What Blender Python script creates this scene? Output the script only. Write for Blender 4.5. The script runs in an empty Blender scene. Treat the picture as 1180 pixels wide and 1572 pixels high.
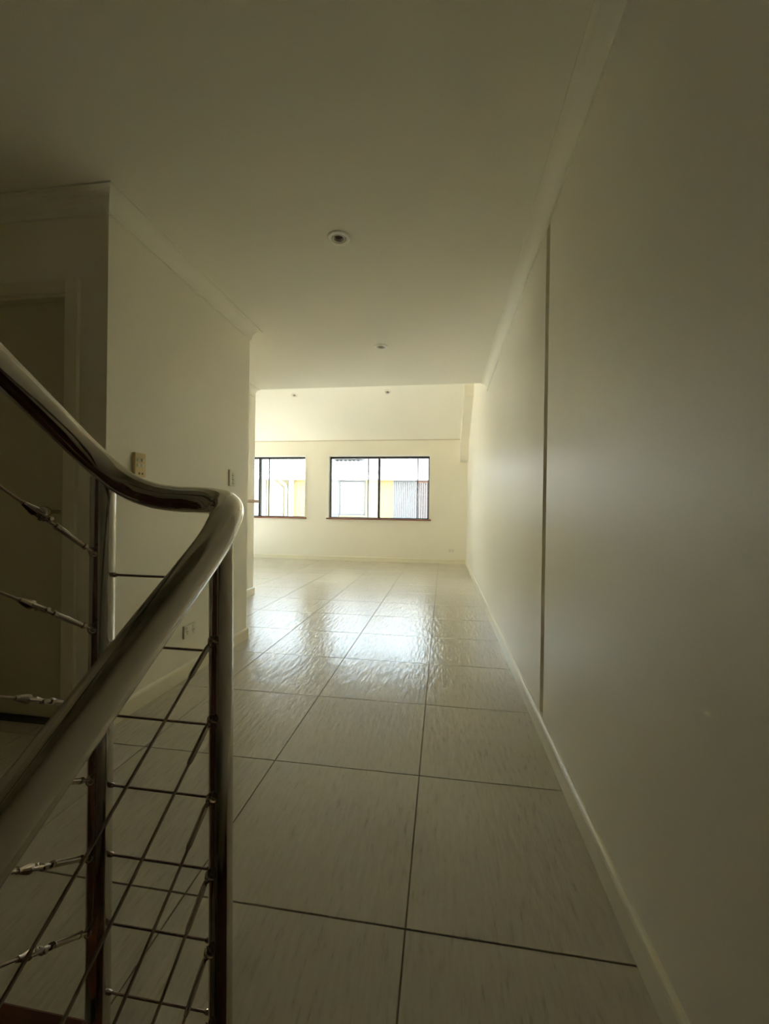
import bpy, bmesh, math
from mathutils import Vector, Matrix, Quaternion

S = bpy.context.scene
COL = S.collection

# ------------------------------------------------------------------ camera
F_PX, YAW, PITCH, ROLL, EYE = 626.3, math.radians(8.16), math.radians(-0.15), math.radians(0.82), 1.0467
cam_data = bpy.data.cameras.new('camera')
cam_data.sensor_fit = 'VERTICAL'
cam_data.sensor_height = 36.0
cam_data.lens = 36.0 * F_PX / 1572.0
cam_data.clip_start = 0.01
cam_data.clip_end = 200
cam = bpy.data.objects.new('camera', cam_data)
COL.objects.link(cam)
_right = Vector((math.cos(YAW), math.sin(YAW), 0))
_fwd = Vector((-math.sin(YAW), math.cos(YAW), 0))
_up = Vector((0, 0, 1))
_f = _fwd * math.cos(PITCH) + _up * math.sin(PITCH)
_u = _up * math.cos(PITCH) - _fwd * math.sin(PITCH)
_r = _right * math.cos(ROLL) + _u * math.sin(ROLL)
_u = _u * math.cos(ROLL) - _right * math.sin(ROLL)
cam.matrix_world = Matrix(((_r.x, _u.x, -_f.x, 0), (_r.y, _u.y, -_f.y, 0), (_r.z, _u.z, -_f.z, EYE), (0, 0, 0, 1)))
S.camera = cam

# ------------------------------------------------------------------ daylight
world = bpy.data.worlds.new('sky')
S.world = world
world.use_nodes = True
bg = world.node_tree.nodes['Background']
bg.inputs['Color'].default_value = (0.74, 0.88, 1.0, 1)
bg.inputs['Strength'].default_value = 0.85
sun_data = bpy.data.lights.new('sun', 'SUN')
sun_data.energy = 9.0
sun_data.angle = math.radians(0.6)
sun_data.color = (1.0, 0.97, 0.92)
sun = bpy.data.objects.new('sun', sun_data)
COL.objects.link(sun)
sun.rotation_euler = Vector((0.62, 0.10, -1.0)).to_track_quat('-Z', 'Y').to_euler()

S.view_settings.view_transform = 'Standard'
S.view_settings.look = 'None'
S.view_settings.gamma = 1.0
S.view_settings.use_curve_mapping = False
S.view_settings.exposure = 3.76
try:
    S.cycles.max_bounces = 14
    S.cycles.diffuse_bounces = 11
    S.cycles.glossy_bounces = 6
    S.cycles.transparent_max_bounces = 12
    S.cycles.caustics_reflective = False
    S.cycles.caustics_refractive = False
    S.cycles.sample_clamp_indirect = 6.0
    S.cycles.use_denoising = True
except Exception:
    pass

# ------------------------------------------------------------------ helpers
def tag(o, label=None, cat=None, group=None, kind=None):
    if label: o['label'] = label
    if cat: o['category'] = cat
    if group: o['group'] = group
    if kind: o['kind'] = kind
    return o

def mesh_obj(name, verts, faces, m=None, parent=None, smooth=False):
    me = bpy.data.meshes.new(name)
    me.from_pydata([tuple(v) for v in verts], [], faces)
    me.update()
    return link_mesh(name, me, m, parent, smooth)

def link_mesh(name, me, m=None, parent=None, smooth=False):
    o = bpy.data.objects.new(name, me)
    COL.objects.link(o)
    if m is not None and not me.materials:
        me.materials.append(m)
    if smooth:
        for p in me.polygons: p.use_smooth = True
    if parent is not None:
        o.parent = parent
    return o

def empty(name, loc=(0, 0, 0)):
    o = bpy.data.objects.new(name, None)
    COL.objects.link(o)
    o.location = loc
    o.empty_display_size = 0.1
    return o

class MB:
    """collects shapes and links them as one mesh"""
    def __init__(s): s.v = []; s.f = []; s.sm = []
    def add(s, vs, fs, smooth=False):
        n = len(s.v)
        s.v += [tuple(v) for v in vs]
        s.f += [tuple(i + n for i in f) for f in fs]
        s.sm += [smooth] * len(fs)
        return s
    def box(s, x0, x1, y0, y1, z0, z1):
        vs = [(x0, y0, z0), (x1, y0, z0), (x1, y1, z0), (x0, y1, z0), (x0, y0, z1), (x1, y0, z1), (x1, y1, z1), (x0, y1, z1)]
        return s.add(vs, [(0, 3, 2, 1), (4, 5, 6, 7), (0, 1, 5, 4), (1, 2, 6, 5), (2, 3, 7, 6), (3, 0, 4, 7)])
    def bbox(s, x0, x1, y0, y1, z0, z1, b):
        """box with chamfered edges"""
        bm = bmesh.new()
        bmesh.ops.create_cube(bm, size=1)
        for v in bm.verts:
            v.co = Vector(((x0 + x1) / 2 + v.co.x * (x1 - x0), (y0 + y1) / 2 + v.co.y * (y1 - y0), (z0 + z1) / 2 + v.co.z * (z1 - z0)))
        bmesh.ops.bevel(bm, geom=bm.edges[:], offset=b, segments=2, affect='EDGES', profile=0.5)
        bm.verts.index_update()
        s.add([v.co[:] for v in bm.verts], [tuple(v.index for v in f.verts) for f in bm.faces])
        bm.free()
        return s
    def prism_x(s, poly, x0, x1):
        """polygon in (y, z), extruded along x"""
        n = len(poly)
        vs = [(x0, y, z) for y, z in poly] + [(x1, y, z) for y, z in poly]
        fs = [tuple(range(n)), tuple(range(2 * n - 1, n - 1, -1))]
        fs += [(i, i + n, (i + 1) % n + n, (i + 1) % n) for i in range(n)]
        return s.add(vs, fs)
    def tube(s, pts, r, seg=16, cap=True, smooth=True):
        pts = [Vector(p) for p in pts]
        rs = r if isinstance(r, (list, tuple)) else [r] * len(pts)
        n = len(pts)
        t0 = (pts[1] - pts[0]).normalized()
        ref = Vector((0, 0, 1)) if abs(t0.z) < 0.9 else Vector((1, 0, 0))
        nrm = (ref - t0 * ref.dot(t0)).normalized()
        vs = []
        prev = t0
        for i, p in enumerate(pts):
            if i == 0: t = t0
            elif i == n - 1: t = (pts[-1] - pts[-2]).normalized()
            else: t = ((pts[i + 1] - p).normalized() + (p - pts[i - 1]).normalized()).normalized()
            q = prev.rotation_difference(t)
            nrm = (q @ nrm); nrm = (nrm - t * nrm.dot(t)).normalized()
            prev = t
            b = t.cross(nrm)
            for k in range(seg):
                a = 2 * math.pi * k / seg
                vs.append(p + (nrm * math.cos(a) + b * math.sin(a)) * rs[i])
        fs = []
        for i in range(n - 1):
            for k in range(seg):
                k2 = (k + 1) % seg
                fs.append((i * seg + k, i * seg + k2, (i + 1) * seg + k2, (i + 1) * seg + k))
        s.add(vs, fs, smooth)
        if cap:
            s.add(vs[:seg], [tuple(range(seg - 1, -1, -1))])
            s.add(vs[-seg:], [tuple(range(seg))])
        return s
    def rod(s, a, b, prof, seg=14):
        """turned rod from a to b; prof = [(t 0..1, radius)]"""
        a, b = Vector(a), Vector(b)
        d = (b - a).normalized()
        ref = Vector((0, 0, 1)) if abs(d.z) < 0.9 else Vector((1, 0, 0))
        n = (ref - d * ref.dot(d)).normalized(); c = d.cross(n)
        vs = []
        for t, r in prof:
            p = a.lerp(b, t)
            for k in range(seg):
                an = 2 * math.pi * k / seg
                vs.append(p + (n * math.cos(an) + c * math.sin(an)) * r)
        fs = []
        for i in range(len(prof) - 1):
            for k in range(seg):
                k2 = (k + 1) % seg
                fs.append((i * seg + k, i * seg + k2, (i + 1) * seg + k2, (i + 1) * seg + k))
        fs.append(tuple(range(seg - 1, -1, -1)))
        fs.append(tuple(range((len(prof) - 1) * seg, len(prof) * seg)))
        return s.add(vs, fs, False)
    def torus(s, c, ax, R, r, seg=18, sub=8):
        c = Vector(c); ax = Vector(ax).normalized()
        ref = Vector((0, 0, 1)) if abs(ax.z) < 0.9 else Vector((1, 0, 0))
        u = (ref - ax * ref.dot(ax)).normalized(); w = ax.cross(u)
        vs = []
        for i in range(seg):
            a = 2 * math.pi * i / seg
            d = u * math.cos(a) + w * math.sin(a)
            for k in range(sub):
                b = 2 * math.pi * k / sub
                vs.append(c + d * (R + r * math.cos(b)) + ax * (r * math.sin(b)))
        fs = []
        for i in range(seg):
            for k in range(sub):
                i2, k2 = (i + 1) % seg, (k + 1) % sub
                fs.append((i * sub + k, i2 * sub + k, i2 * sub + k2, i * sub + k2))
        return s.add(vs, fs, True)
    def lathe_z(s, c, prof, seg=32, closed=True, smooth=True):
        """profile [(r, z)] turned round the vertical through c"""
        cx, cy, cz = c
        vs = []
        n = len(prof)
        for k in range(seg):
            a = 2 * math.pi * k / seg
            for r, z in prof: vs.append((cx + r * math.cos(a), cy + r * math.sin(a), cz + z))
        fs = []
        for k in range(seg):
            k2 = (k + 1) % seg
            for i in range(n if closed else n - 1):
                i2 = (i + 1) % n
                fs.append((k * n + i, k2 * n + i, k2 * n + i2, k * n + i2))
        return s.add(vs, fs, smooth)
    def build(s, name, m, parent=None, bevel=None):
        me = bpy.data.meshes.new(name)
        me.from_pydata(s.v, [], s.f)
        for p, sm in zip(me.polygons, s.sm): p.use_smooth = sm
        bm = bmesh.new(); bm.from_mesh(me)
        bmesh.ops.recalc_face_normals(bm, faces=bm.faces[:])
        bm.to_mesh(me); bm.free()
        me.update()
        return link_mesh(name, me, m, parent)

def sweep_profile(path, prof, z, side=1):
    """profile [(out, dz)] along a plan path with mitred corners; 'out' points to the right of travel * side"""
    P = [Vector((x, y)) for x, y in path]
    n, k = len(P), len(prof)
    vs = []
    for i, p in enumerate(P):
        d0 = (P[i] - P[i - 1]).normalized() if i > 0 else None
        d1 = (P[i + 1] - P[i]).normalized() if i < n - 1 else None
        nr = lambda d: Vector((d.y, -d.x)) * side
        if d0 is None: m = nr(d1)
        elif d1 is None: m = nr(d0)
        else:
            a, b = nr(d0), nr(d1)
            m = (a + b); m = m / max(1e-6, m.dot(a))
        for o, dz in prof: vs.append((p.x + m.x * o, p.y + m.y * o, z + dz))
    fs = []
    for i in range(n - 1):
        for j in range(k):
            j2 = (j + 1) % k
            fs.append((i * k + j, i * k + j2, (i + 1) * k + j2, (i + 1) * k + j))
    fs.append(tuple(range(k - 1, -1, -1)))
    fs.append(tuple(range((n - 1) * k, n * k)))
    return MB().add(vs, fs)

# ------------------------------------------------------------------ materials
def new_mat(name, base=(0.8, 0.8, 0.8), rough=0.5, metal=0.0, spec=0.5):
    m = bpy.data.materials.new(name); m.use_nodes = True
    b = m.node_tree.nodes['Principled BSDF']
    b.inputs['Base Color'].default_value = (*base, 1)
    b.inputs['Roughness'].default_value = rough
    b.inputs['Metallic'].default_value = metal
    b.inputs['Specular IOR Level'].default_value = spec
    return m, m.node_tree.nodes, m.node_tree.links, b

def noise(n, l, scale, detail=4, rough=0.55, vec=(1, 1, 1), obj=False):
    tc = n.new('ShaderNodeNewGeometry') if not obj else n.new('ShaderNodeTexCoord')
    mp = n.new('ShaderNodeMapping'); mp.inputs['Scale'].default_value = vec
    l.new(tc.outputs['Position'] if not obj else tc.outputs['Object'], mp.inputs['Vector'])
    t = n.new('ShaderNodeTexNoise'); t.inputs['Scale'].default_value = scale
    t.inputs['Detail'].default_value = detail; t.inputs['Roughness'].default_value = rough
    l.new(mp.outputs['Vector'], t.inputs['Vector'])
    return t.outputs['Fac']

def ramp(n, l, fac, stops):
    r = n.new('ShaderNodeValToRGB')
    e = r.color_ramp.elements
    e[0].position, e[0].color = stops[0][0], (*stops[0][1], 1)
    e[1].position, e[1].color = stops[-1][0], (*stops[-1][1], 1)
    for p, c in stops[1:-1]:
        x = e.new(p); x.color = (*c, 1)
    l.new(fac, r.inputs['Fac'])
    return r.outputs['Color']

def bump(n, l, b, h, strength, dist):
    k = n.new('ShaderNodeBump'); k.inputs['Strength'].default_value = strength; k.inputs['Distance'].default_value = dist
    l.new(h, k.inputs['Height']); l.new(k.outputs['Normal'], b.inputs['Normal'])

def paint(name, c, rough, var=0.02, bs=0.12, scale=260, spec=0.5):
    m, n, l, b = new_mat(name, c, rough, 0, spec)
    f = noise(n, l, 1.7, 5)
    lo = tuple(max(0, x * (1 - var)) for x in c); hi = tuple(min(1, x * (1 + var)) for x in c)
    l.new(ramp(n, l, f, [(0.3, lo), (0.7, hi)]), b.inputs['Base Color'])
    bump(n, l, b, noise(n, l, scale, 3), bs, 0.002)
    return m

WALL_C = (0.90, 0.86, 0.745)
M = {}
M['wall'] = paint('wall_paint', WALL_C, 0.40, 0.012, 0.08, 180, 0.8)
M['ceil'] = paint('ceiling_paint', (0.93, 0.90, 0.80), 0.8, 0.008, 0.04)
M['trim'] = paint('trim_enamel', (0.85, 0.80, 0.64), 0.28, 0.01, 0.03)
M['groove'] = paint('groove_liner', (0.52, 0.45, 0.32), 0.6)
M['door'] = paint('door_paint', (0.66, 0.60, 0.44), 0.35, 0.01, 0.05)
M['white_reveal'] = paint('window_reveal', (0.93, 0.92, 0.87), 0.4)
M['grout'] = paint('grout', (0.19, 0.155, 0.105), 0.9)
M['white_plastic'] = paint('switch_plastic', (0.83, 0.80, 0.70), 0.35, 0.0, 0.0)
M['beige_plastic'] = paint('aged_plastic', (0.78, 0.62, 0.32), 0.4, 0.03, 0.0)
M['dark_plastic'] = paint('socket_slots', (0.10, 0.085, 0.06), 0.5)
M['plate_edge'] = paint('plate_edge', (0.60, 0.53, 0.38), 0.5)

# floor tile: streaky beige porcelain
m, n, l, b = new_mat('floor_tile', (0.55, 0.52, 0.45), 0.22, 0, 0.5)
f1 = noise(n, l, 1.0, 6, 0.62, (72, 13, 1)); f2 = noise(n, l, 2.2, 4, 0.5)
mx = n.new('ShaderNodeMath'); mx.operation = 'MULTIPLY_ADD'; mx.inputs[1].default_value = 0.75; 
l.new(f1, mx.inputs[0]); mm = n.new('ShaderNodeMath'); mm.operation = 'MULTIPLY'; mm.inputs[1].default_value = 0.25
l.new(f2, mm.inputs[0]); l.new(mm.outputs[0], mx.inputs[2])
l.new(ramp(n, l, mx.outputs[0], [(0.32, (0.41, 0.37, 0.295)), (0.43, (0.55, 0.51, 0.425)), (0.62, (0.60, 0.56, 0.47))]), b.inputs['Base Color'])
rr = n.new('ShaderNodeMapRange'); rr.inputs['To Min'].default_value = 0.26; rr.inputs['To Max'].default_value = 0.12
l.new(f1, rr.inputs['Value']); l.new(rr.outputs[0], b.inputs['Roughness'])
bump(n, l, b, noise(n, l, 1.0, 3, 0.5, (38, 8, 1)), 0.75, 0.005)
M['tile'] = m

# polished stainless steel
m, n, l, b = new_mat('polished_steel', (0.60, 0.57, 0.52), 0.07, 1.0)
fr = noise(n, l, 9.0, 4)
rr = n.new('ShaderNodeMapRange'); rr.inputs['From Min'].default_value = 0.35; rr.inputs['From Max'].default_value = 0.75
rr.inputs['To Min'].default_value = 0.05; rr.inputs['To Max'].default_value = 0.16
l.new(fr, rr.inputs['Value']); l.new(rr.outputs[0], b.inputs['Roughness'])
M['steel'] = m
m, n, l, b = new_mat('wire_steel', (0.34, 0.27, 0.22), 0.38, 1.0)
tw = n.new('ShaderNodeTexWave'); tw.inputs['Scale'].default_value = 90; tw.inputs['Distortion'].default_value = 1
g = n.new('ShaderNodeNewGeometry'); l.new(g.outputs['Position'], tw.inputs['Vector'])
bump(n, l, b, tw.outputs['Fac'], 0.4, 0.001)
M['wire'] = m
m, n, l, b = new_mat('fitting_steel', (0.46, 0.40, 0.34), 0.22, 1.0)
bump(n, l, b, noise(n, l, 120, 3), 0.08, 0.001)
M['fitting'] = m

def wood(name, c0, c1, rough, vec):
    m, n, l, b = new_mat(name, c0, rough)
    f = noise(n, l, 1.0, 8, 0.65, vec)
    l.new(ramp(n, l, f, [(0.3, c0), (0.7, c1)]), b.inputs['Base Color'])
    bump(n, l, b, f, 0.15, 0.002)
    return m
M['jarrah'] = wood('red_timber', (0.085, 0.024, 0.010), (0.17, 0.050, 0.021), 0.35, (4, 60, 60))
M['sill'] = wood('sill_timber', (0.20, 0.07, 0.04), (0.34, 0.13, 0.07), 0.35, (4, 60, 60))
M['pine'] = wood('pale_timber', (0.68, 0.49, 0.35), (0.78, 0.60, 0.45), 0.4, (60, 6, 60))
M['alu'] = paint('dark_aluminium', (0.045, 0.042, 0.038), 0.4, 0.0, 0.02)

# thin window glass: mostly straight-through, fresnel reflection
m = bpy.data.materials.new('window_glass'); m.use_nodes = True
n, l = m.node_tree.nodes, m.node_tree.links
n.remove(n['Principled BSDF'])
tr = n.new('ShaderNodeBsdfTransparent'); tr.inputs['Color'].default_value = (0.94, 0.96, 0.95, 1)
gl = n.new('ShaderNodeBsdfGlossy'); gl.inputs['Roughness'].default_value = 0.02
fz = n.new('ShaderNodeFresnel'); fz.inputs['IOR'].default_value = 1.45
mix = n.new('ShaderNodeMixShader')
l.new(fz.outputs[0], mix.inputs[0]); l.new(tr.outputs[0], mix.inputs[1]); l.new(gl.outputs[0], mix.inputs[2])
l.new(mix.outputs[0], n['Material Output'].inputs['Surface'])
M['glass'] = m
m, n, l, b = new_mat('lamp_glass', (0.17, 0.14, 0.10), 0.2)
bump(n, l, b, noise(n, l, 300, 2), 0.3, 0.001)
M['lamp'] = m
M['lamp_trim'] = paint('downlight_ring', (0.93, 0.90, 0.82), 0.4, 0.0, 0.0)
M['lamp_can'] = paint('lamp_can', (0.20, 0.15, 0.09), 0.5)

# outside
M['weatherboard'] = paint('weatherboard_paint', (0.235, 0.172, 0.072), 0.6, 0.02)
M['cream_render'] = paint('cream_render', (0.245, 0.22, 0.145), 0.8, 0.03)
M['pale_render'] = paint('pale_grey_render', (0.155, 0.162, 0.175), 0.8, 0.03)
M['metal_roof'] = paint('pale_metal_roof', (0.05, 0.05, 0.051), 0.55, 0.03, 0.02)
M['white_metal'] = paint('white_gutter', (0.34, 0.34, 0.34), 0.4, 0.01)
M['roller'] = paint('roller_door_paint', (0.22, 0.222, 0.225), 0.5, 0.01)
M['grey_slat'] = paint('grey_screen', (0.115, 0.122, 0.13), 0.6, 0.03)
M['dark_gap'] = paint('dark_backing', (0.10, 0.10, 0.11), 0.8, 0.03)
M['brown_slat'] = paint('brown_screen', (0.07, 0.035, 0.027), 0.6, 0.05)
M['concrete'] = paint('concrete_yard', (0.50, 0.48, 0.45), 0.9, 0.06)
M['bounce_white'] = paint('bounce_roof_paint', (0.45, 0.44, 0.42), 0.7, 0.02)
M['bounce_paving'] = paint('bounce_paving', (0.82, 0.80, 0.75), 0.8, 0.03)
M['solar'] = paint('dark_roof_panel', (0.08, 0.085, 0.10), 0.3, 0.02)
M['grey_line'] = paint('grey_frame', (0.085, 0.09, 0.10), 0.5, 0.02)

# ------------------------------------------------------------------ room dimensions (metres, x right, y along the hall)
XR, XL, XN, XW = 0.475, -1.56, -2.30, -5.60     # right wall, left wall block, nib wall, far room's left wall
YD, YB, YN, YBK, YF = 1.70, 3.10, 4.74, 4.70, 8.32   # door wall, back of the block, nib end, bulkhead, far wall
ZC = 2.50
RAKE = 0.45
ZF = 2.51                                       # raked ceiling where it meets the far wall
def zr(y): return ZF + RAKE * (YF - y)

def struct(mb, name, m, parent=None, label=None):
    o = mb.build(name, m, parent)
    if parent is None:
        o['kind'] = 'structure'
        if label: o['label'] = label
    return o

# ------------------------------------------------------------------ floor with its tiles
floor = struct(MB().box(-5.75, 0.60, 0.70, 8.5, -0.30, -0.003), 'floor', M['grout'], label='beige streaky porcelain tile floor running to the far windows')
gx = [XR] + [-0.0781 - 0.6 * k for k in range(0, 10)]
gx = [x for x in gx if x > XW] + [XW]
gy = [0.700, 1.0188] + [1.0188 + 0.6 * k for k in range(1, 13)] + [YF]
G = 0.0019
tile_mesh = {}
def tile(x0, x1, y0, y1):
    w, d = round(x1 - x0 - 2 * G, 4), round(y1 - y0 - 2 * G, 4)
    if (w, d) not in tile_mesh:
        c = 0.0010
        hw, hd = w / 2, d / 2
        vs = [(-hw, -hd, -0.008), (hw, -hd, -0.008), (hw, hd, -0.008), (-hw, hd, -0.008),
              (-hw, -hd, -0.0012), (hw, -hd, -0.0012), (hw, hd, -0.0012), (-hw, hd, -0.0012),
              (-hw + c, -hd + c, 0), (hw - c, -hd + c, 0), (hw - c, hd - c, 0), (-hw + c, hd - c, 0)]
        fs = [(0, 3, 2, 1), (8, 9, 10, 11)]
        for k in range(4):
            k2 = (k + 1) % 4
            fs += [(k, k2, 4 + k2, 4 + k), (4 + k, 4 + k2, 8 + k2, 8 + k)]
        me = bpy.data.meshes.new('tile'); me.from_pydata(vs, [], fs); me.update(); me.materials.append(M['tile'])
        tile_mesh[(w, d)] = me
    o = bpy.data.objects.new('tile', tile_mesh[(w, d)])
    COL.objects.link(o); o.parent = floor
    o.location = ((x0 + x1) / 2, (y0 + y1) / 2, 0)
for j in range(len(gy) - 1):
    y0, y1 = gy[j], gy[j + 1]
    for i in range(len(gx) - 1):
        x1, x0 = gx[i], gx[i + 1]
        lim = XW
        if y0 >= YD - 0.01 and y1 <= YB + 0.25: lim = XL
        elif y0 >= YD - 0.01 and y1 <= YN + 0.1: lim = XN
        elif y1 < YD + 0.4: lim = -3.15
        if x1 <= lim + 0.01: continue
        tile(max(x0, lim - 0.02), x1, y0, y1)

# ------------------------------------------------------------------ walls
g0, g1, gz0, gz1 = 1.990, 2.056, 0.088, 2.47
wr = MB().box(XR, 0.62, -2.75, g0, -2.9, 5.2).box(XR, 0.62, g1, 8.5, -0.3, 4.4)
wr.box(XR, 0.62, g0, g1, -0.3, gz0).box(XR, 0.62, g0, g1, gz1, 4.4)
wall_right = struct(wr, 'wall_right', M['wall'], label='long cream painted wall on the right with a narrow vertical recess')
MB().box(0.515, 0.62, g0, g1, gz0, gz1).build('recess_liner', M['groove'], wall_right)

W2 = (-2.385, -0.276); W1 = (-5.00, -2.897); WZ = (0.885, 2.182)
wf = MB()
wf.box(-5.75, 0.62, YF, 8.50, -0.3, WZ[0]).box(-5.75, 0.62, YF, 8.50, WZ[1], 2.75)
for a, b_ in ((-5.75, W1[0]), (W1[1], W2[0]), (W2[1], 0.62)): wf.box(a, b_, YF, 8.50, WZ[0], WZ[1])
struct(wf, 'wall_far', M['wall'], label='cream far wall with two sliding windows')

wl = MB()
wl.box(-1.772, XL, YD, YB, 0, ZC).box(-2.60, -1.772, YD, YB, 2.055, ZC).box(-2.60, -1.772, 1.80, YB, 0, 2.055).box(-3.30, -2.60, YD, YB, 0, ZC)
struct(wl, 'wall_left', M['wall'], label='cream wall block on the left beside the stairs')
struct(MB().box(-2.46, XN, YB, YN - 0.16, 0, ZC), 'wall_nib', M['wall'], label='narrow pale wall end beyond the left wall corner')
struct(MB().box(-5.75, XN, YN - 0.16, YN, 0, 4.45).box(-3.3, -2.46, YB, YN - 0.16, 0, ZC), 'wall_room', M['wall'])
GD = (7.00, 8.15, 0.02, 2.30)      # opening for an unseen glass door, added to brighten the far room
struct(MB().box(-5.75, XW, YN, GD[0], -0.3, 4.45).box(-5.75, XW, GD[1], 8.5, -0.3, 4.45).box(-5.75, XW, GD[0], GD[1], GD[3], 4.45).box(-5.75, XW, GD[0], GD[1], -0.3, GD[2]), 'wall_room_side', M['wall'])
struct(MB().box(-3.30, -3.15, 0.60, YD, 0, ZC), 'wall_hall_end', M['wall'])
struct(MB().box(-3.30, -1.62, 0.60, 0.76, 0, 2.61), 'wall_hall_near', M['wall'])
struct(MB().box(-1.76, -1.62, -2.75, 0.74, -2.9, 5.2), 'wall_stair', M['wall'])
struct(MB().box(-1.76, 0.62, -2.90, -2.75, -2.9, 5.2), 'wall_back', M['wall'])
struct(MB().box(-1.76, 0.62, 0.745, 0.90, ZC + 0.12, 5.2), 'wall_stair_front', M['wall'])
struct(MB().box(-1.76, 0.62, 0.69, 0.80, -2.9, -0.28), 'wall_stair_lower', M['wall'])
struct(MB().box(XN, 0.62, YBK - 0.16, YBK, ZC + 0.01, 4.45), 'wall_bulkhead', M['wall'], label='bulkhead above the end of the hall ceiling')
struct(MB().box(-1.76, 0.62, -2.9, 0.9, 5.2, 5.35), 'ceiling_stair', M['ceil'])
struct(MB().box(-1.76, 0.62, -2.9, 0.70, -3.05, -2.9), 'floor_lower', M['grout'])

# ceilings with holes for the downlights
DL = [(-0.571, 2.12), (-0.562, 3.568)]
DLR = [(-2.67, 7.02), (-0.975, 7.00)]
def cut(mb, name, m, holes, label):
    o = mb.build(name, m)
    cutters = MB()
    for (c, ax) in holes:
        c = Vector(c); ax = Vector(ax).normalized()
        cutters.rod(c - ax * 0.05, c + ax * 0.075, [(0, 0.0395), (1, 0.0395)], 28)
    k = cutters.build('cutter', None)
    md = o.modifiers.new('holes', 'BOOLEAN'); md.operation = 'DIFFERENCE'; md.object = k; md.solver = 'EXACT'
    dg = bpy.context.evaluated_depsgraph_get()
    me = bpy.data.meshes.new_from_object(o.evaluated_get(dg))
    o.modifiers.clear(); old = o.data; o.data = me
    bpy.data.objects.remove(k, do_unlink=True)
    o['kind'] = 'structure'; o['label'] = label
    return o
cut(MB().box(-3.30, 0.62, 0.745, YBK, ZC, ZC + 0.12), 'ceiling', M['ceil'], [((x, y, ZC), (0, 0, 1)) for x, y in DL],
    'flat cream hall ceiling with two downlights')
rn = Vector((0, RAKE, 1)).normalized()
cut(MB().prism_x([(8.52, zr(8.52)), (YBK - 0.16, zr(YBK - 0.16)), (YBK - 0.16, zr(YBK - 0.16) + 0.14), (8.52, zr(8.52) + 0.14)], -5.75, 0.62),
    'ceiling_raked', M['ceil'], [((x, y, zr(y)), rn) for x, y in DLR], 'bright raked ceiling of the far room with two downlights')

# boxed portal frame under the raked ceiling against the right wall
struct(MB().prism_x([(YF, 2.046), (8.09, 2.046), (8.05, 2.38), (6.90, 2.985), (6.88, zr(6.88) + 0.05), (YF, ZF + 0.05)], 0.322, XR),
       'trim_3', M['wall'], label='boxed-in frame hugging the right wall under the raked ceiling')
# thin dark strip painted as the shadow line where the raked ceiling meets the far wall
struct(MB().box(XW, 0.322, YF - 0.006, YF, ZF - 0.014, ZF - 0.003), 'shadow_line', M['groove'], label='thin painted shadow line between far wall and raked ceiling')

# cornices
cov = [(0, 0), (0.074, 0), (0.074, -0.007)]
for k in range(1, 9):
    a = math.pi / 2 * k / 9
    cov.append((0.066 - 0.056 * math.sin(a), -0.007 - 0.073 * (1 - math.cos(a))))
cov += [(0.010, -0.082), (0.010, -0.090), (0, -0.090)]
struct(sweep_profile([(XR, 0.745), (XR, YBK)], cov, ZC, -1), 'trim_1', M['ceil'], label='coved cornice along the top of the right wall')
struct(sweep_profile([(-3.15, YD), (XL, YD), (XL, YB), (XN, YB), (XN, YBK)], cov, ZC, 1), 'trim_2', M['ceil'], label='coved cornice round the top of the left wall block')

# baseboards
bb = [(0, 0), (0.015, 0), (0.015, 0.074), (0.012, 0.083), (0.006, 0.089), (0, 0.090)]
struct(sweep_profile([(XR, 0.745), (XR, YF)], bb, 0, -1), 'baseboard_right', M['trim'], label='glossy cream baseboard along the right wall')
struct(sweep_profile([(XW, YF), (XR, YF)], bb, 0, 1), 'baseboard_far', M['trim'], label='cream baseboard under the far windows')
struct(sweep_profile([(-1.70, YD), (XL, YD), (XL, YB), (XN, YB)], bb, 0, 1), 'baseboard_left', M['trim'], label='cream baseboard along the left wall block')
struct(sweep_profile([(XN, YB), (XN, YN), (XW, YN)], bb, 0, 1), 'baseboard_nib', M['trim'], label='cream baseboard on the narrow wall end')

# door in the left wall block
door = empty('door_1', (-2.18, YD, 0)); tag(door, 'plain cream door in the dark corner behind the railing', kind='structure')
def child(mb, name, m, parent):
    o = mb.build(name, m); o.parent = parent; o.matrix_parent_inverse = Matrix.Translation(parent.location).inverted(); return o
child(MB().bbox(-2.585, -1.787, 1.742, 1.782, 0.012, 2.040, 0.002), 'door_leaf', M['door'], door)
for (x0, x1, z0, z1) in ((-1.772, -1.700, 0, 2.115), (-2.672, -2.600, 0, 2.115), (-2.60, -1.772, 2.055, 2.115)):
    mb = MB().bbox(x0, x1, YD - 0.018, YD - 0.0005, z0, z1, 0.004)
    if z0 == 0:
        mb.bbox(x0 + 0.012 * (1 if x0 > -2 else -1) + (0.02 if x0 > -2 else 0.03), x1 + (0 if x0 > -2 else -0.02), YD - 0.022, YD - 0.017, 0, z1, 0.001)
    child(mb, 'architrave', M['trim'], door)
for (x0, x1, z0, z1) in ((-1.786, -1.772, 0, 2.055), (-2.60, -2.586, 0, 2.055), (-2.586, -1.786, 2.041, 2.055)):
    child(MB().box(x0, x1, YD, 1.80, z0, z1), 'jamb', M['trim'], door)
child(MB().box(-2.586, -1.786, 1.702, 1.79, 0.0, 0.005), 'door_gap_shade', M['dark_plastic'], door)  # dark strip painting the shaded gap under the door leaf
kn = child(MB().tube([(-1.85, 1.742, 1.02), (-1.85, 1.69, 1.02)], [0.010, 0.010], 14).tube([(-1.85, 1.692, 1.02), (-1.85, 1.680, 1.02), (-1.85, 1.655, 1.02), (-1.85, 1.650, 1.02)], [0.016, 0.026, 0.026, 0.018], 20), 'door_knob', M['steel'], door)

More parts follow.
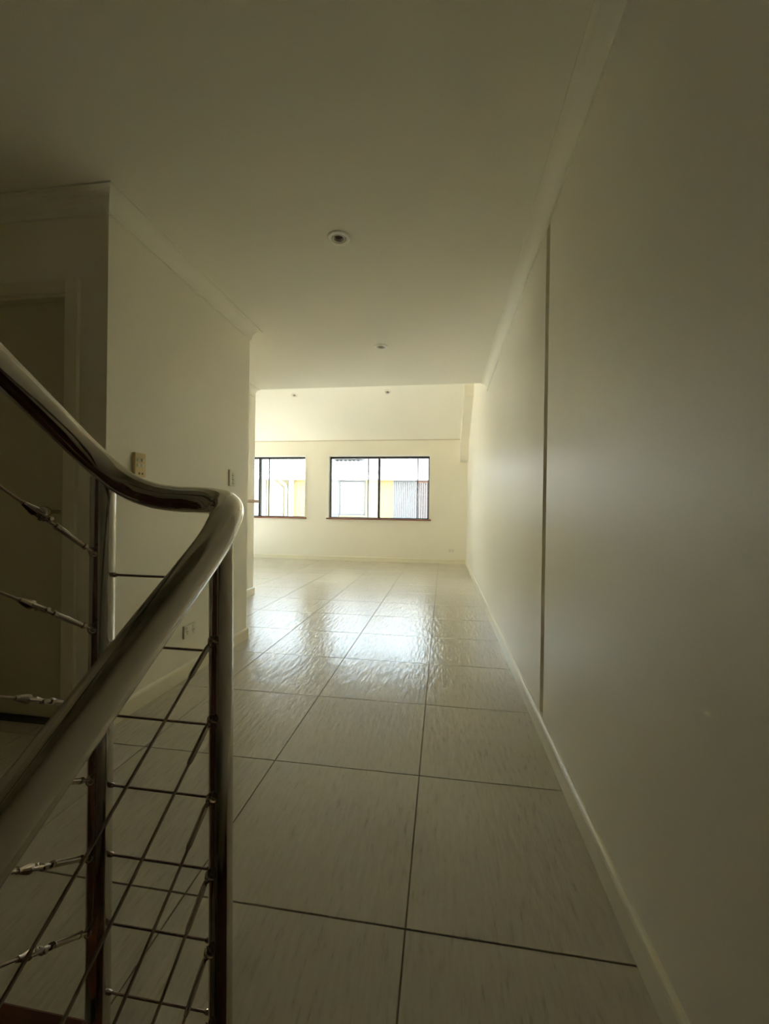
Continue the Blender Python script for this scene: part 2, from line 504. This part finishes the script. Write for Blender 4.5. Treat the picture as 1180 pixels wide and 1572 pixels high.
# ------------------------------------------------------------------ windows
def window(name, X0, X1, stiles, label):
    """stiles: (main mullion centre, [slim sash stile positions])"""
    root = empty(name, ((X0 + X1) / 2, YF, WZ[0])); tag(root, label, kind='structure')
    c = lambda mb, nm, m: child(mb, nm, m, root)
    z0, z1 = WZ
    # painted reveal lining
    c(MB().box(X0, X0 + 0.006, YF - 0.002, 8.40, z0, z1), 'reveal', M['white_reveal'])
    c(MB().box(X1 - 0.006, X1, YF - 0.002, 8.40, z0, z1), 'reveal', M['white_reveal'])
    c(MB().box(X0, X1, YF - 0.002, 8.40, z1 - 0.006, z1), 'reveal', M['white_reveal'])
    for (p0, p1, q0, q1) in ((X0 - 0.020, X0 + 0.006, z0 + 0.006, z1 + 0.020), (X1 - 0.006, X1 + 0.020, z0 + 0.006, z1 + 0.020), (X0 + 0.006, X1 - 0.006, z1 - 0.006, z1 + 0.020)):
        c(MB().box(p0, p1, YF - 0.010, YF - 0.0022, q0, q1), 'surround', M['white_reveal'])
    a, b_ = X0 + 0.006, X1 - 0.006
    zt, zb = z1 - 0.006, z0 + 0.004
    c(MB().box(a, a + 0.026, 8.40, 8.47, zb, zt), 'frame_jamb', M['alu'])
    c(MB().box(b_ - 0.026, b_, 8.40, 8.47, zb, zt), 'frame_jamb', M['alu'])
    c(MB().box(a + 0.026, b_ - 0.026, 8.40, 8.47, zt - 0.040, zt), 'frame_head', M['alu'])
    c(MB().box(a + 0.026, b_ - 0.026, 8.40, 8.47, zb, zb + 0.018), 'frame_sill', M['alu'])
    mul, slim = stiles
    c(MB().box(mul - 0.021, mul + 0.021, 8.395, 8.47, zb + 0.018, zt - 0.040), 'mullion', M['alu'])
    for sx in slim:
        c(MB().box(sx - 0.009, sx + 0.009, 8.412, 8.432, zb + 0.018, zt - 0.040), 'sash_stile', M['alu'])
    halves = [(a + 0.026, mul - 0.021), (mul + 0.021, b_ - 0.026)]
    for (h0, h1) in halves:
        inner = [s for s in slim if h0 < s < h1]
        if inner:
            s_ = inner[0]
            c(MB().box(h0, s_ - 0.009, 8.420, 8.424, zb + 0.018, zt - 0.040), 'pane', M['glass'])
            c(MB().box(s_ + 0.009, h1, 8.442, 8.446, zb + 0.018, zt - 0.040), 'pane', M['glass'])
        else:
            c(MB().box(h0, h1, 8.420, 8.424, zb + 0.018, zt - 0.040), 'pane', M['glass'])
    c(MB().bbox(X0 - 0.035, X1 + 0.035, YF - 0.042, YF, z0 - 0.026, z0 + 0.004, 0.004).box(X0 + 0.001, X1 - 0.001, YF - 0.002, 8.40, z0, z0 + 0.004), 'window_sill', M['sill'])
    return root
window('window_1', W1[0], W1[1], (-3.952, [-4.75, -3.748]), 'dark framed sliding window with timber sill half hidden by the left wall')
window('window_2', W2[0], W2[1], (-1.328, [-1.56, -0.525]), 'whole dark framed sliding window with timber sill in the far wall')
gd = empty('added_glass_door', (XW - 0.08, 7.57, 0)); tag(gd, 'added unseen dark framed sliding glass door that lets daylight into the far room', kind='structure')  # out of view, made up to feed daylight to the raked ceiling
for y in (GD[0], (GD[0] + GD[1]) / 2 - 0.025, GD[1] - 0.05): child(MB().box(XW - 0.10, XW - 0.04, y, y + 0.05, GD[2], GD[3]), 'stile', M['alu'], gd)
for z in (GD[2], GD[3] - 0.05): child(MB().box(XW - 0.10, XW - 0.04, GD[0] + 0.05, GD[1] - 0.05, z, z + 0.05), 'rail', M['alu'], gd)
for k in range(2):
    y = GD[0] + 0.05 + k * 0.525
    child(MB().box(XW - 0.073, XW - 0.069, y, y + 0.525, GD[2] + 0.05, GD[3] - 0.05), 'pane', M['glass'], gd)
pd = bpy.data.lights.new('window_portal', 'AREA'); pd.shape = 'RECTANGLE'
pd.size = GD[1] - GD[0]; pd.size_y = GD[3] - GD[2]; pd.cycles.is_portal = True
po = bpy.data.objects.new('window_portal', pd); COL.objects.link(po)
po.location = (XW - 0.14, (GD[0] + GD[1]) / 2, (GD[2] + GD[3]) / 2)
po.rotation_euler = (math.radians(90), 0, math.radians(-90))
for (a, b_) in (W1, W2):
    pd = bpy.data.lights.new('window_portal', 'AREA'); pd.shape = 'RECTANGLE'
    pd.size = b_ - a; pd.size_y = WZ[1] - WZ[0]
    pd.cycles.is_portal = True
    po = bpy.data.objects.new('window_portal', pd); COL.objects.link(po)
    po.location = ((a + b_) / 2, 8.49, (WZ[0] + WZ[1]) / 2)
    po.rotation_euler = (math.radians(-90), 0, 0)

# ------------------------------------------------------------------ downlights
def downlight(loc, tilt, label, group):
    root = empty('downlight', loc); root.rotation_euler = (tilt, 0, 0)
    tag(root, label, 'downlight', group)
    def c(mb, nm, m):
        o = mb.build(nm, m); o.parent = root; return o
    c(MB().lathe_z((0, 0, 0), [(0.0372, 0.012), (0.0372, -0.004), (0.040, -0.0070), (0.052, -0.0070), (0.0590, -0.0050), (0.0595, 0.0)], 36), 'trim_ring', M['lamp_trim'])
    c(MB().lathe_z((0, 0, 0), [(0.0265, 0.020), (0.0265, -0.003), (0.029, -0.0075), (0.0325, -0.0060), (0.0335, 0.020)], 36), 'gimbal_ring', M['lamp_trim'])
    c(MB().lathe_z((0, 0, 0), [(0.0390, 0.0715), (0.0390, 0.006), (0.0382, 0.006), (0.0382, 0.070), (0.0, 0.070), (0.0, 0.0715)], 28, smooth=False), 'can', M['lamp_can'])
    c(MB().lathe_z((0, 0, 0), [(0.0, 0.008), (0.012, 0.0085), (0.020, 0.010), (0.0263, 0.013), (0.0263, 0.023), (0.0, 0.023)], 28), 'lamp', M['lamp'])
    return root
downlight((DL[0][0], DL[0][1], ZC), 0, 'larger round white downlight nearest the stairs in the hall ceiling', 'round ceiling downlights')
downlight((DL[1][0], DL[1][1], ZC), 0, 'round white downlight in the hall ceiling just before the bulkhead', 'round ceiling downlights')
tl = -math.atan(RAKE)
downlight((DLR[0][0], DLR[0][1], zr(DLR[0][1])), tl, 'small downlight in the raked ceiling on the side of the half-hidden window', 'round ceiling downlights')
downlight((DLR[1][0], DLR[1][1], zr(DLR[1][1])), tl, 'small downlight in the raked ceiling above the whole far window', 'round ceiling downlights')

# ------------------------------------------------------------------ switches and power points
def plate_x(name, y0, y1, z0, z1, d, m, label, cat):
    """wall plate on the left wall (faces +x)"""
    root = empty(name, (XL, (y0 + y1) / 2, z0)); tag(root, label, cat)
    child(MB().bbox(XL, XL + d, y0, y1, z0, z1, 0.002), 'plate', m, root)
    return root
p = plate_x('switch_panel', 1.862, 1.936, 1.203, 1.326, 0.018, M['beige_plastic'], 'yellowed four-button switch panel on the left wall above the handrail', 'switch')
for iy in range(2):
    for iz in range(2):
        y, z = 1.882 + 0.030 * iy, 1.262 + 0.027 * iz
        child(MB().bbox(XL + 0.016, XL + 0.023, y - 0.008, y + 0.008, z - 0.008, z + 0.008, 0.002), 'button', M['white_plastic'], p)
for iy in range(2):
    y = 1.890 + 0.022 * iy
    child(MB().bbox(XL + 0.017, XL + 0.0195, y - 0.004, y + 0.004, 1.215, 1.226, 0.001), 'indicator', M['dark_plastic'], p)
p = plate_x('light_switch', 2.802, 2.878, 1.216, 1.332, 0.012, M['white_plastic'], 'white triple light switch on the left wall near its far corner', 'switch')
child(MB().box(XL + 0.0005, XL + 0.010, 2.798, 2.8025, 1.214, 1.334), 'plate_edge', M['plate_edge'], p)
for k in range(3):
    z = 1.243 + 0.030 * k
    child(MB().bbox(XL + 0.011, XL + 0.017, 2.832, 2.848, z - 0.009, z + 0.009, 0.002), 'rocker', M['white_plastic'], p)
    child(MB().box(XL + 0.0115, XL + 0.0125, 2.829, 2.851, z - 0.0125, z - 0.0095), 'slot', M['dark_plastic'], p)
def socket(root, fr):
    """double power point; fr(u, v, d0, d1) makes a box mesh in plate coordinates"""
    for s in (-1, 1):
        child(fr(s * 0.029 - 0.007, s * 0.029 + 0.007, 0.016, 0.028, 0.010, 0.014), 'rocker', M['white_plastic'], root)
        for (a, b_, c_, d_) in ((-0.008, -0.004, -0.006, 0.003), (0.004, 0.008, -0.006, 0.003), (-0.002, 0.002, -0.019, -0.010)):
            child(fr(s * 0.029 + a, s * 0.029 + b_, c_, d_, 0.0098, 0.0106), 'slot', M['dark_plastic'], root)
p = plate_x('power_outlet', 2.290, 2.406, 0.248, 0.322, 0.010, M['white_plastic'], 'white double power outlet low on the left wall behind the railing', 'outlet')
child(MB().box(XL + 0.0005, XL + 0.009, 2.2865, 2.2905, 0.247, 0.323), 'plate_edge', M['plate_edge'], p)
socket(p, lambda u0, u1, v0, v1, d0, d1: MB().box(XL + d0, XL + d1, 2.348 + u0, 2.348 + u1, 0.285 + v0, 0.285 + v1))
p = empty('power_outlet', (0.176, YF, 0.235)); tag(p, 'small double power outlet low on the far wall beside the right corner', 'outlet')
child(MB().bbox(0.118, 0.234, YF - 0.010, YF, 0.235, 0.309, 0.002), 'plate', M['white_plastic'], p)
socket(p, lambda u0, u1, v0, v1, d0, d1: MB().box(0.176 + u0, 0.176 + u1, YF - d1, YF - d0, 0.272 + v0, 0.272 + v1))

# timber ledge on the wall end
ld = MB().bbox(XN - 0.0, XN + 0.045, 4.42, 4.78, 1.125, 1.160, 0.004).build('timber_ledge', M['pine'])
tag(ld, 'short pale timber ledge jutting from the narrow wall end beside the window', 'ledge')

# ------------------------------------------------------------------ stairs
SL = 0.68                # slope of both flights
GO, RI = 0.26, 0.177
up = empty('stair_flight', (-1.14, 0.62, 0)); tag(up, 'red timber stair flight rising at the bottom left corner', 'stairs')
Y0 = 0.614
for k in range(10):
    y1 = Y0 - GO * k
    child(MB().bbox(-1.615, -0.585, y1 - GO - 0.02, y1, RI * (k + 1) - 0.036, RI * (k + 1), 0.004), 'tread', M['jarrah'], up)
    child(MB().box(-1.615, -0.592, y1 - 0.035, y1 - 0.020, RI * k, RI * (k + 1) - 0.036), 'riser', M['jarrah'], up)
dn = empty('stair_flight', (0.04, 0.70, -2.8)); tag(dn, 'red timber stair flight going down in the foreground from the edge of the tiled floor', 'stairs')
child(MB().bbox(-0.68, 0.470, 0.640, 0.697, -0.04, 0.0, 0.004), 'nosing', M['jarrah'], dn)
for k in range(1, 12):
    y1 = 0.665 - GO * (k - 1)
    child(MB().bbox(-0.375, 0.470, y1 - GO - 0.02, y1, -RI * k - 0.036, -RI * k, 0.004), 'tread', M['jarrah'], dn)
    child(MB().box(-0.370, 0.470, y1 - 0.004, y1 + 0.008, -RI * k, -RI * (k - 1) - 0.037), 'riser', M['jarrah'], dn)

# ------------------------------------------------------------------ railing
PY, P1X, P2X = 0.715, -0.660, -0.405
RR, PR = 0.0247, 0.0215
rail = empty('stair_railing', (-0.53, PY, 0)); tag(rail, 'polished steel stair railing with curved handrail, posts and wire cables', 'railing')
rc = lambda mb, nm, m, p=rail: child(mb, nm, m, p) if p is rail else child2(mb, nm, m, p)
def child2(mb, nm, m, p):
    o = mb.build(nm, m); o.parent = p
    o.matrix_parent_inverse = Matrix.Identity(4)
    return o
def catmull(P, per=14):
    P = [Vector(p) for p in P]
    Q = [P[0] * 2 - P[1]] + P + [P[-1] * 2 - P[-2]]
    out = []
    for i in range(1, len(Q) - 2):
        a, b_, c_, d_ = Q[i - 1], Q[i], Q[i + 1], Q[i + 2]
        for k in range(per):
            t = k / per
            out.append(0.5 * ((2 * b_) + (c_ - a) * t + (2 * a - 5 * b_ + 4 * c_ - d_) * t * t + (3 * b_ - a - 3 * c_ + d_) * t ** 3))
    out.append(P[-1])
    return out
LX = -0.343
def upz(y): return 1.145 + 0.70 * (0.680 - y)
def loz(y): return 0.8835 + 0.690 * (y - 0.414)
path = [(P1X, -1.9, upz(-1.9)), (P1X, -0.5, upz(-0.5)), (P1X, 0.3, upz(0.3)), (P1X, 0.52, upz(0.52)), (P1X + 0.001, 0.60, upz(0.60)), (P1X + 0.006, 0.652, 1.160),
        (-0.638, 0.688, 1.124), (-0.604, 0.708, 1.090), (-0.555, 0.714, 1.071), (-0.504, 0.716, 1.0635), (-0.458, 0.716, 1.062),
        (-0.420, 0.709, 1.0595), (-0.387, 0.688, 1.053), (-0.362, 0.652, 1.041), (-0.349, 0.612, 1.022), (LX, 0.565, loz(0.565)), (LX, 0.45, loz(0.45)),
        (LX, 0.25, loz(0.25)), (LX, -0.4, loz(-0.4)), (LX, -1.9, loz(-1.9))]
rc(MB().tube(catmull(path, 10), RR, 32), 'handrail', M['steel'])
def post(x0, x1, y, zb, zt):
    p = rc(MB().tube([(x0, y, zb), (x1, y, zt)], PR, 28), 'post', M['steel'])
    return p
p1 = post(P1X + 0.001, P1X - 0.001, PY, 0.0, 1.105)
p2 = post(-0.399, -0.412, PY, 0.0, 1.045)
p3 = post(P1X, P1X, -1.8, upz(-1.8) - 1.0, upz(-1.8))
p5 = post(P1X, P1X, -0.35, upz(-0.35) - 1.0, upz(-0.35))
p4 = post(LX - 0.05, LX - 0.05, -1.8, loz(-1.8) - 1.0, loz(-1.8))
WR = 0.0024
# cables across the gap between the two posts
for z in (0.914, 0.778, 0.639, 0.502, 0.366, 0.231, 0.095):
    a, b_ = Vector((P1X + 0.018, PY, z)), Vector((P2X - 0.017, PY, z))
    cb = rc(MB().tube([a, b_], WR, 10), 'cable', M['wire'])
    rc(MB().rod(a, a + Vector((0.014, 0, 0)), [(0, 0.0045), (0.7, 0.0045), (1, 0.003)], 8), 'cable_nut', M['fitting'], cb)
    rc(MB().rod(b_ - Vector((0.010, 0, 0)), b_, [(0, 0.003), (0.3, 0.0045), (1, 0.0045)], 8), 'cable_nut', M['fitting'], cb)
# cables of the rising flight, each with a turnbuckle
for z, sl_ in ((0.946, 0.69), (0.800, 0.62), (0.655, 0.545), (0.511, 0.60), (0.364, 0.67), (0.221, 0.69)):
    d = Vector((0, -1, sl_)).normalized()
    s0 = Vector((P1X + 0.002, PY - PR, z + 0.012))
    at_ = lambda t: s0 + d * t
    cb = rc(MB().tube([at_(0.158), at_(1.25), at_(1.25) + Vector((0, -1.45, 1.0))], WR, 10), 'cable', M['wire'])
    sub = MB()
    # eye bolt on the post, tube body, lock nuts, thread, open jaw with its pin
    sub.rod(Vector((P1X + 0.004, PY - 0.006, z + 0.004)), at_(0.004), [(0, 0.0042), (1, 0.0042)], 10)
    sub.torus(at_(0.004), (1, 0, 0.25), 0.0075, 0.0026)
    sub.rod(at_(0.010), at_(0.026), [(0, 0.0030), (1, 0.0030)], 10)
    sub.rod(at_(0.024), at_(0.030), [(0, 0.0060), (1, 0.0060)], 6)
    sub.rod(at_(0.030), at_(0.092), [(0, 0.0040), (0.05, 0.0052), (0.95, 0.0052), (1, 0.0042)], 14)
    sub.rod(at_(0.092), at_(0.098), [(0, 0.0062), (1, 0.0062)], 6)
    sub.rod(at_(0.098), at_(0.114), [(0, 0.0034), (1, 0.0034)], 10)
    sub.torus(at_(0.119), (0.4, 0.6, 0.75), 0.0068, 0.0030)
    for s in (-1, 1):
        off = Vector((0.0068 * s, 0, 0))
        sub.rod(at_(0.114) + off, at_(0.146) + off * 0.8, [(0, 0.0028), (0.3, 0.0034), (1, 0.0030)], 8)
    sub.rod(at_(0.119) + Vector((-0.0125, 0, 0)), at_(0.119) + Vector((0.0125, 0, 0)), [(0, 0.0036), (0.12, 0.0036), (0.13, 0.0024), (0.87, 0.0024), (0.88, 0.0036), (1, 0.0036)], 8)
    sub.rod(at_(0.141), at_(0.165), [(0, 0.0078), (0.25, 0.0074), (0.8, 0.0048), (1, 0.0042)], 12)
    rc(sub, 'turnbuckle', M['fitting'], cb)
# cables of the falling flight, each with a swaged end
for z in (0.803, 0.658, 0.514, 0.373, 0.232, 0.090):
    d = Vector((0.004, -1, -0.66)).normalized()
    s0 = Vector((P2X - 0.012, PY - 0.020, z))
    at_ = lambda t: s0 + d * t
    cb = rc(MB().tube([at_(0.070), at_(2.9)], WR, 10), 'cable', M['wire'])
    sub = MB()
    sub.rod(Vector((P2X + 0.002, PY - 0.008, z + 0.004)), s0, [(0, 0.0046), (1, 0.0046)], 10)
    sub.torus(s0 + d * 0.002, (1, 0.3, 0.2), 0.0075, 0.0028)
    sub.torus(s0 + Vector((0.008, -0.006, 0.004)), (0.5, 0.4, 0.9), 0.0070, 0.0024)
    sub.rod(at_(0.008), at_(0.076), [(0, 0.0036), (0.10, 0.0048), (0.90, 0.0044), (1, 0.0030)], 12)
    rc(sub, 'cable_end', M['fitting'], cb)

# ------------------------------------------------------------------ outside: the neighbouring building
NY = 13.5
GZ = -2.7
yard = struct(MB().box(-40, 30, -20, 60, GZ - 0.6, GZ - 0.4), 'ground_yard', M['concrete'], label='pale concrete yard between the houses')
struct(MB().prism_x([(8.56, 0.30), (12.3, 0.10), (12.3, -0.02), (8.56, 0.18)], -12, 6).box(-12, 6, 8.60, 12.2, GZ - 0.4, -0.03), 'bounce_roof', M['bounce_white'], label='added unseen pale lower roof bouncing sunlight up through the far windows')  # unseen reflector, added to throw sunlight up at the ceiling
struct(MB().box(-10.5, -5.76, 4.6, 11.0, GZ - 0.4, -0.06), 'bounce_terrace', M['bounce_paving'], label='added unseen pale terrace bouncing sunlight in through the side glass door')  # pale unseen slab, added to bounce sun through the side door
nb = empty('neighbour_building', (-3, NY, GZ)); tag(nb, 'sunlit cream house with corrugated roof seen through the windows', 'building')
c = lambda mb, nm, m: child(mb, nm, m, nb)
c(MB().box(-12, 6, NY, NY + 6, GZ - 0.4, 2.13), 'wall', M['cream_render'])
# horizontal weatherboards
def boards(x0, x1, m=M['weatherboard']):
    z = 0.20
    while z < 2.06:
        z1 = min(z + 0.150, 2.08)
        c(MB().prism_x([(NY, z), (NY - 0.030, z), (NY - 0.014, z1), (NY, z1)], x0, x1), 'weatherboard', m)
        z += 0.150
boards(-5.09, -4.45)
boards(-2.16, -1.66)
boards(-5.98, -5.30, M['cream_render'])
c(MB().box(-7.3, -6.10, NY - 0.05, NY, GZ, 2.08), 'grey_wall_panel', M['pale_render'])
c(MB().box(-4.20, -3.50, NY - 0.05, NY, GZ, 2.08), 'grey_wall_panel', M['pale_render'])
# corrugated roof
pitch = math.tan(math.radians(24))
vs, fs = [], []
nx = 720
for k in range(nx + 1):
    x = -12.5 + 19.0 * k / nx
    w = 0.020 * math.cos(2 * math.pi * k / 6)
    for y in (NY - 0.35, NY + 5.5): vs.append((x, y, 2.20 + (y - NY + 0.35) * pitch + w))
for k in range(nx): fs.append((2 * k, 2 * k + 2, 2 * k + 3, 2 * k + 1))
mr = MB().add(vs, fs, True)
mr.prism_x([(NY - 0.30, 2.14), (NY + 5.4, 2.14), (NY + 5.4, 2.12 + 5.7 * pitch)], -12.4, 6.4)
c(mr, 'roof', M['metal_roof'])
c(MB().prism_x([(NY - 0.46, 2.20), (NY - 0.35, 2.20), (NY - 0.35, 2.08), (NY - 0.44, 2.08)], -12.4, 6.4), 'gutter', M['white_metal'])
c(MB().box(-12.4, 6.4, NY - 0.33, NY - 0.31, 2.05, 2.20), 'fascia', M['white_metal'])
# dark panel lying on the roof
yp = NY + 1.1
c(MB().prism_x([(yp, 2.28 + 1.45 * pitch), (yp + 0.35, 2.28 + 1.80 * pitch), (yp + 0.35, 2.33 + 1.80 * pitch), (yp, 2.33 + 1.45 * pitch)], -4.1, -2.95), 'roof_panel', M['solar'])
# downpipes
c(MB().tube(catmull([(-5.72, NY - 0.40, 2.10), (-5.70, NY - 0.38, 1.98), (-5.56, NY - 0.16, 1.84), (-5.50, NY - 0.08, 1.72), (-5.50, NY - 0.08, 1.2), (-5.50, NY - 0.08, GZ)], 6), 0.045, 12), 'downpipe', M['white_metal'])
c(MB().tube(catmull([(-5.46, NY - 0.40, 2.10), (-5.44, NY - 0.38, 2.0), (-5.36, NY - 0.16, 1.88), (-5.34, NY - 0.08, 1.78), (-5.34, NY - 0.08, 1.2), (-5.34, NY - 0.08, GZ)], 6), 0.04, 12), 'downpipe', M['white_metal'])
c(MB().bbox(-5.246, -5.092, NY - 0.14, NY, GZ, 2.08, 0.01), 'corner_post', M['white_metal'])
# roller door with its frame and slats
for (x0, x1, z0, z1) in ((-3.50, -3.455, 0.90, 2.06), (-2.645, -2.60, 0.90, 2.06), (-3.455, -2.645, 2.02, 2.06), (-3.8, -2.60, 0.88, 0.92)):
    c(MB().box(x0, x1, NY - 0.09, NY - 0.001, z0, z1), 'door_frame', M['grey_line'])
for k in range(8):
    z = 0.925 + k * 0.137
    c(MB().bbox(-3.452, -2.648, NY - 0.06, NY - 0.002, z, z + 0.128, 0.012), 'door_slat', M['roller'])
# vertical screens
c(MB().box(-1.66, -0.86, NY - 0.012, NY - 0.001, GZ, 2.06), 'screen_backing', M['pale_render'])
sl = MB()
for k in range(13): sl.box(-1.65 + 0.0615 * k, -1.65 + 0.0615 * k + 0.040, NY - 0.05, NY - 0.014, GZ, 2.03)
o = c(sl, 'screen_slats', M['grey_slat']); o['kind'] = 'stuff'
c(MB().box(-0.86, 0.0, NY - 0.012, NY - 0.001, GZ, 2.06), 'screen_backing', M['brown_slat'])
sl = MB()
for k in range(12): sl.box(-0.845 + 0.07 * k, -0.845 + 0.07 * k + 0.034, NY - 0.06, NY - 0.014, GZ, 1.98)
o = c(sl, 'screen_slats', M['pale_render']); o['kind'] = 'stuff'
c(MB().box(-0.87, 0.0, NY - 0.08, NY - 0.001, 1.98, 2.05), 'screen_lintel', M['brown_slat'])
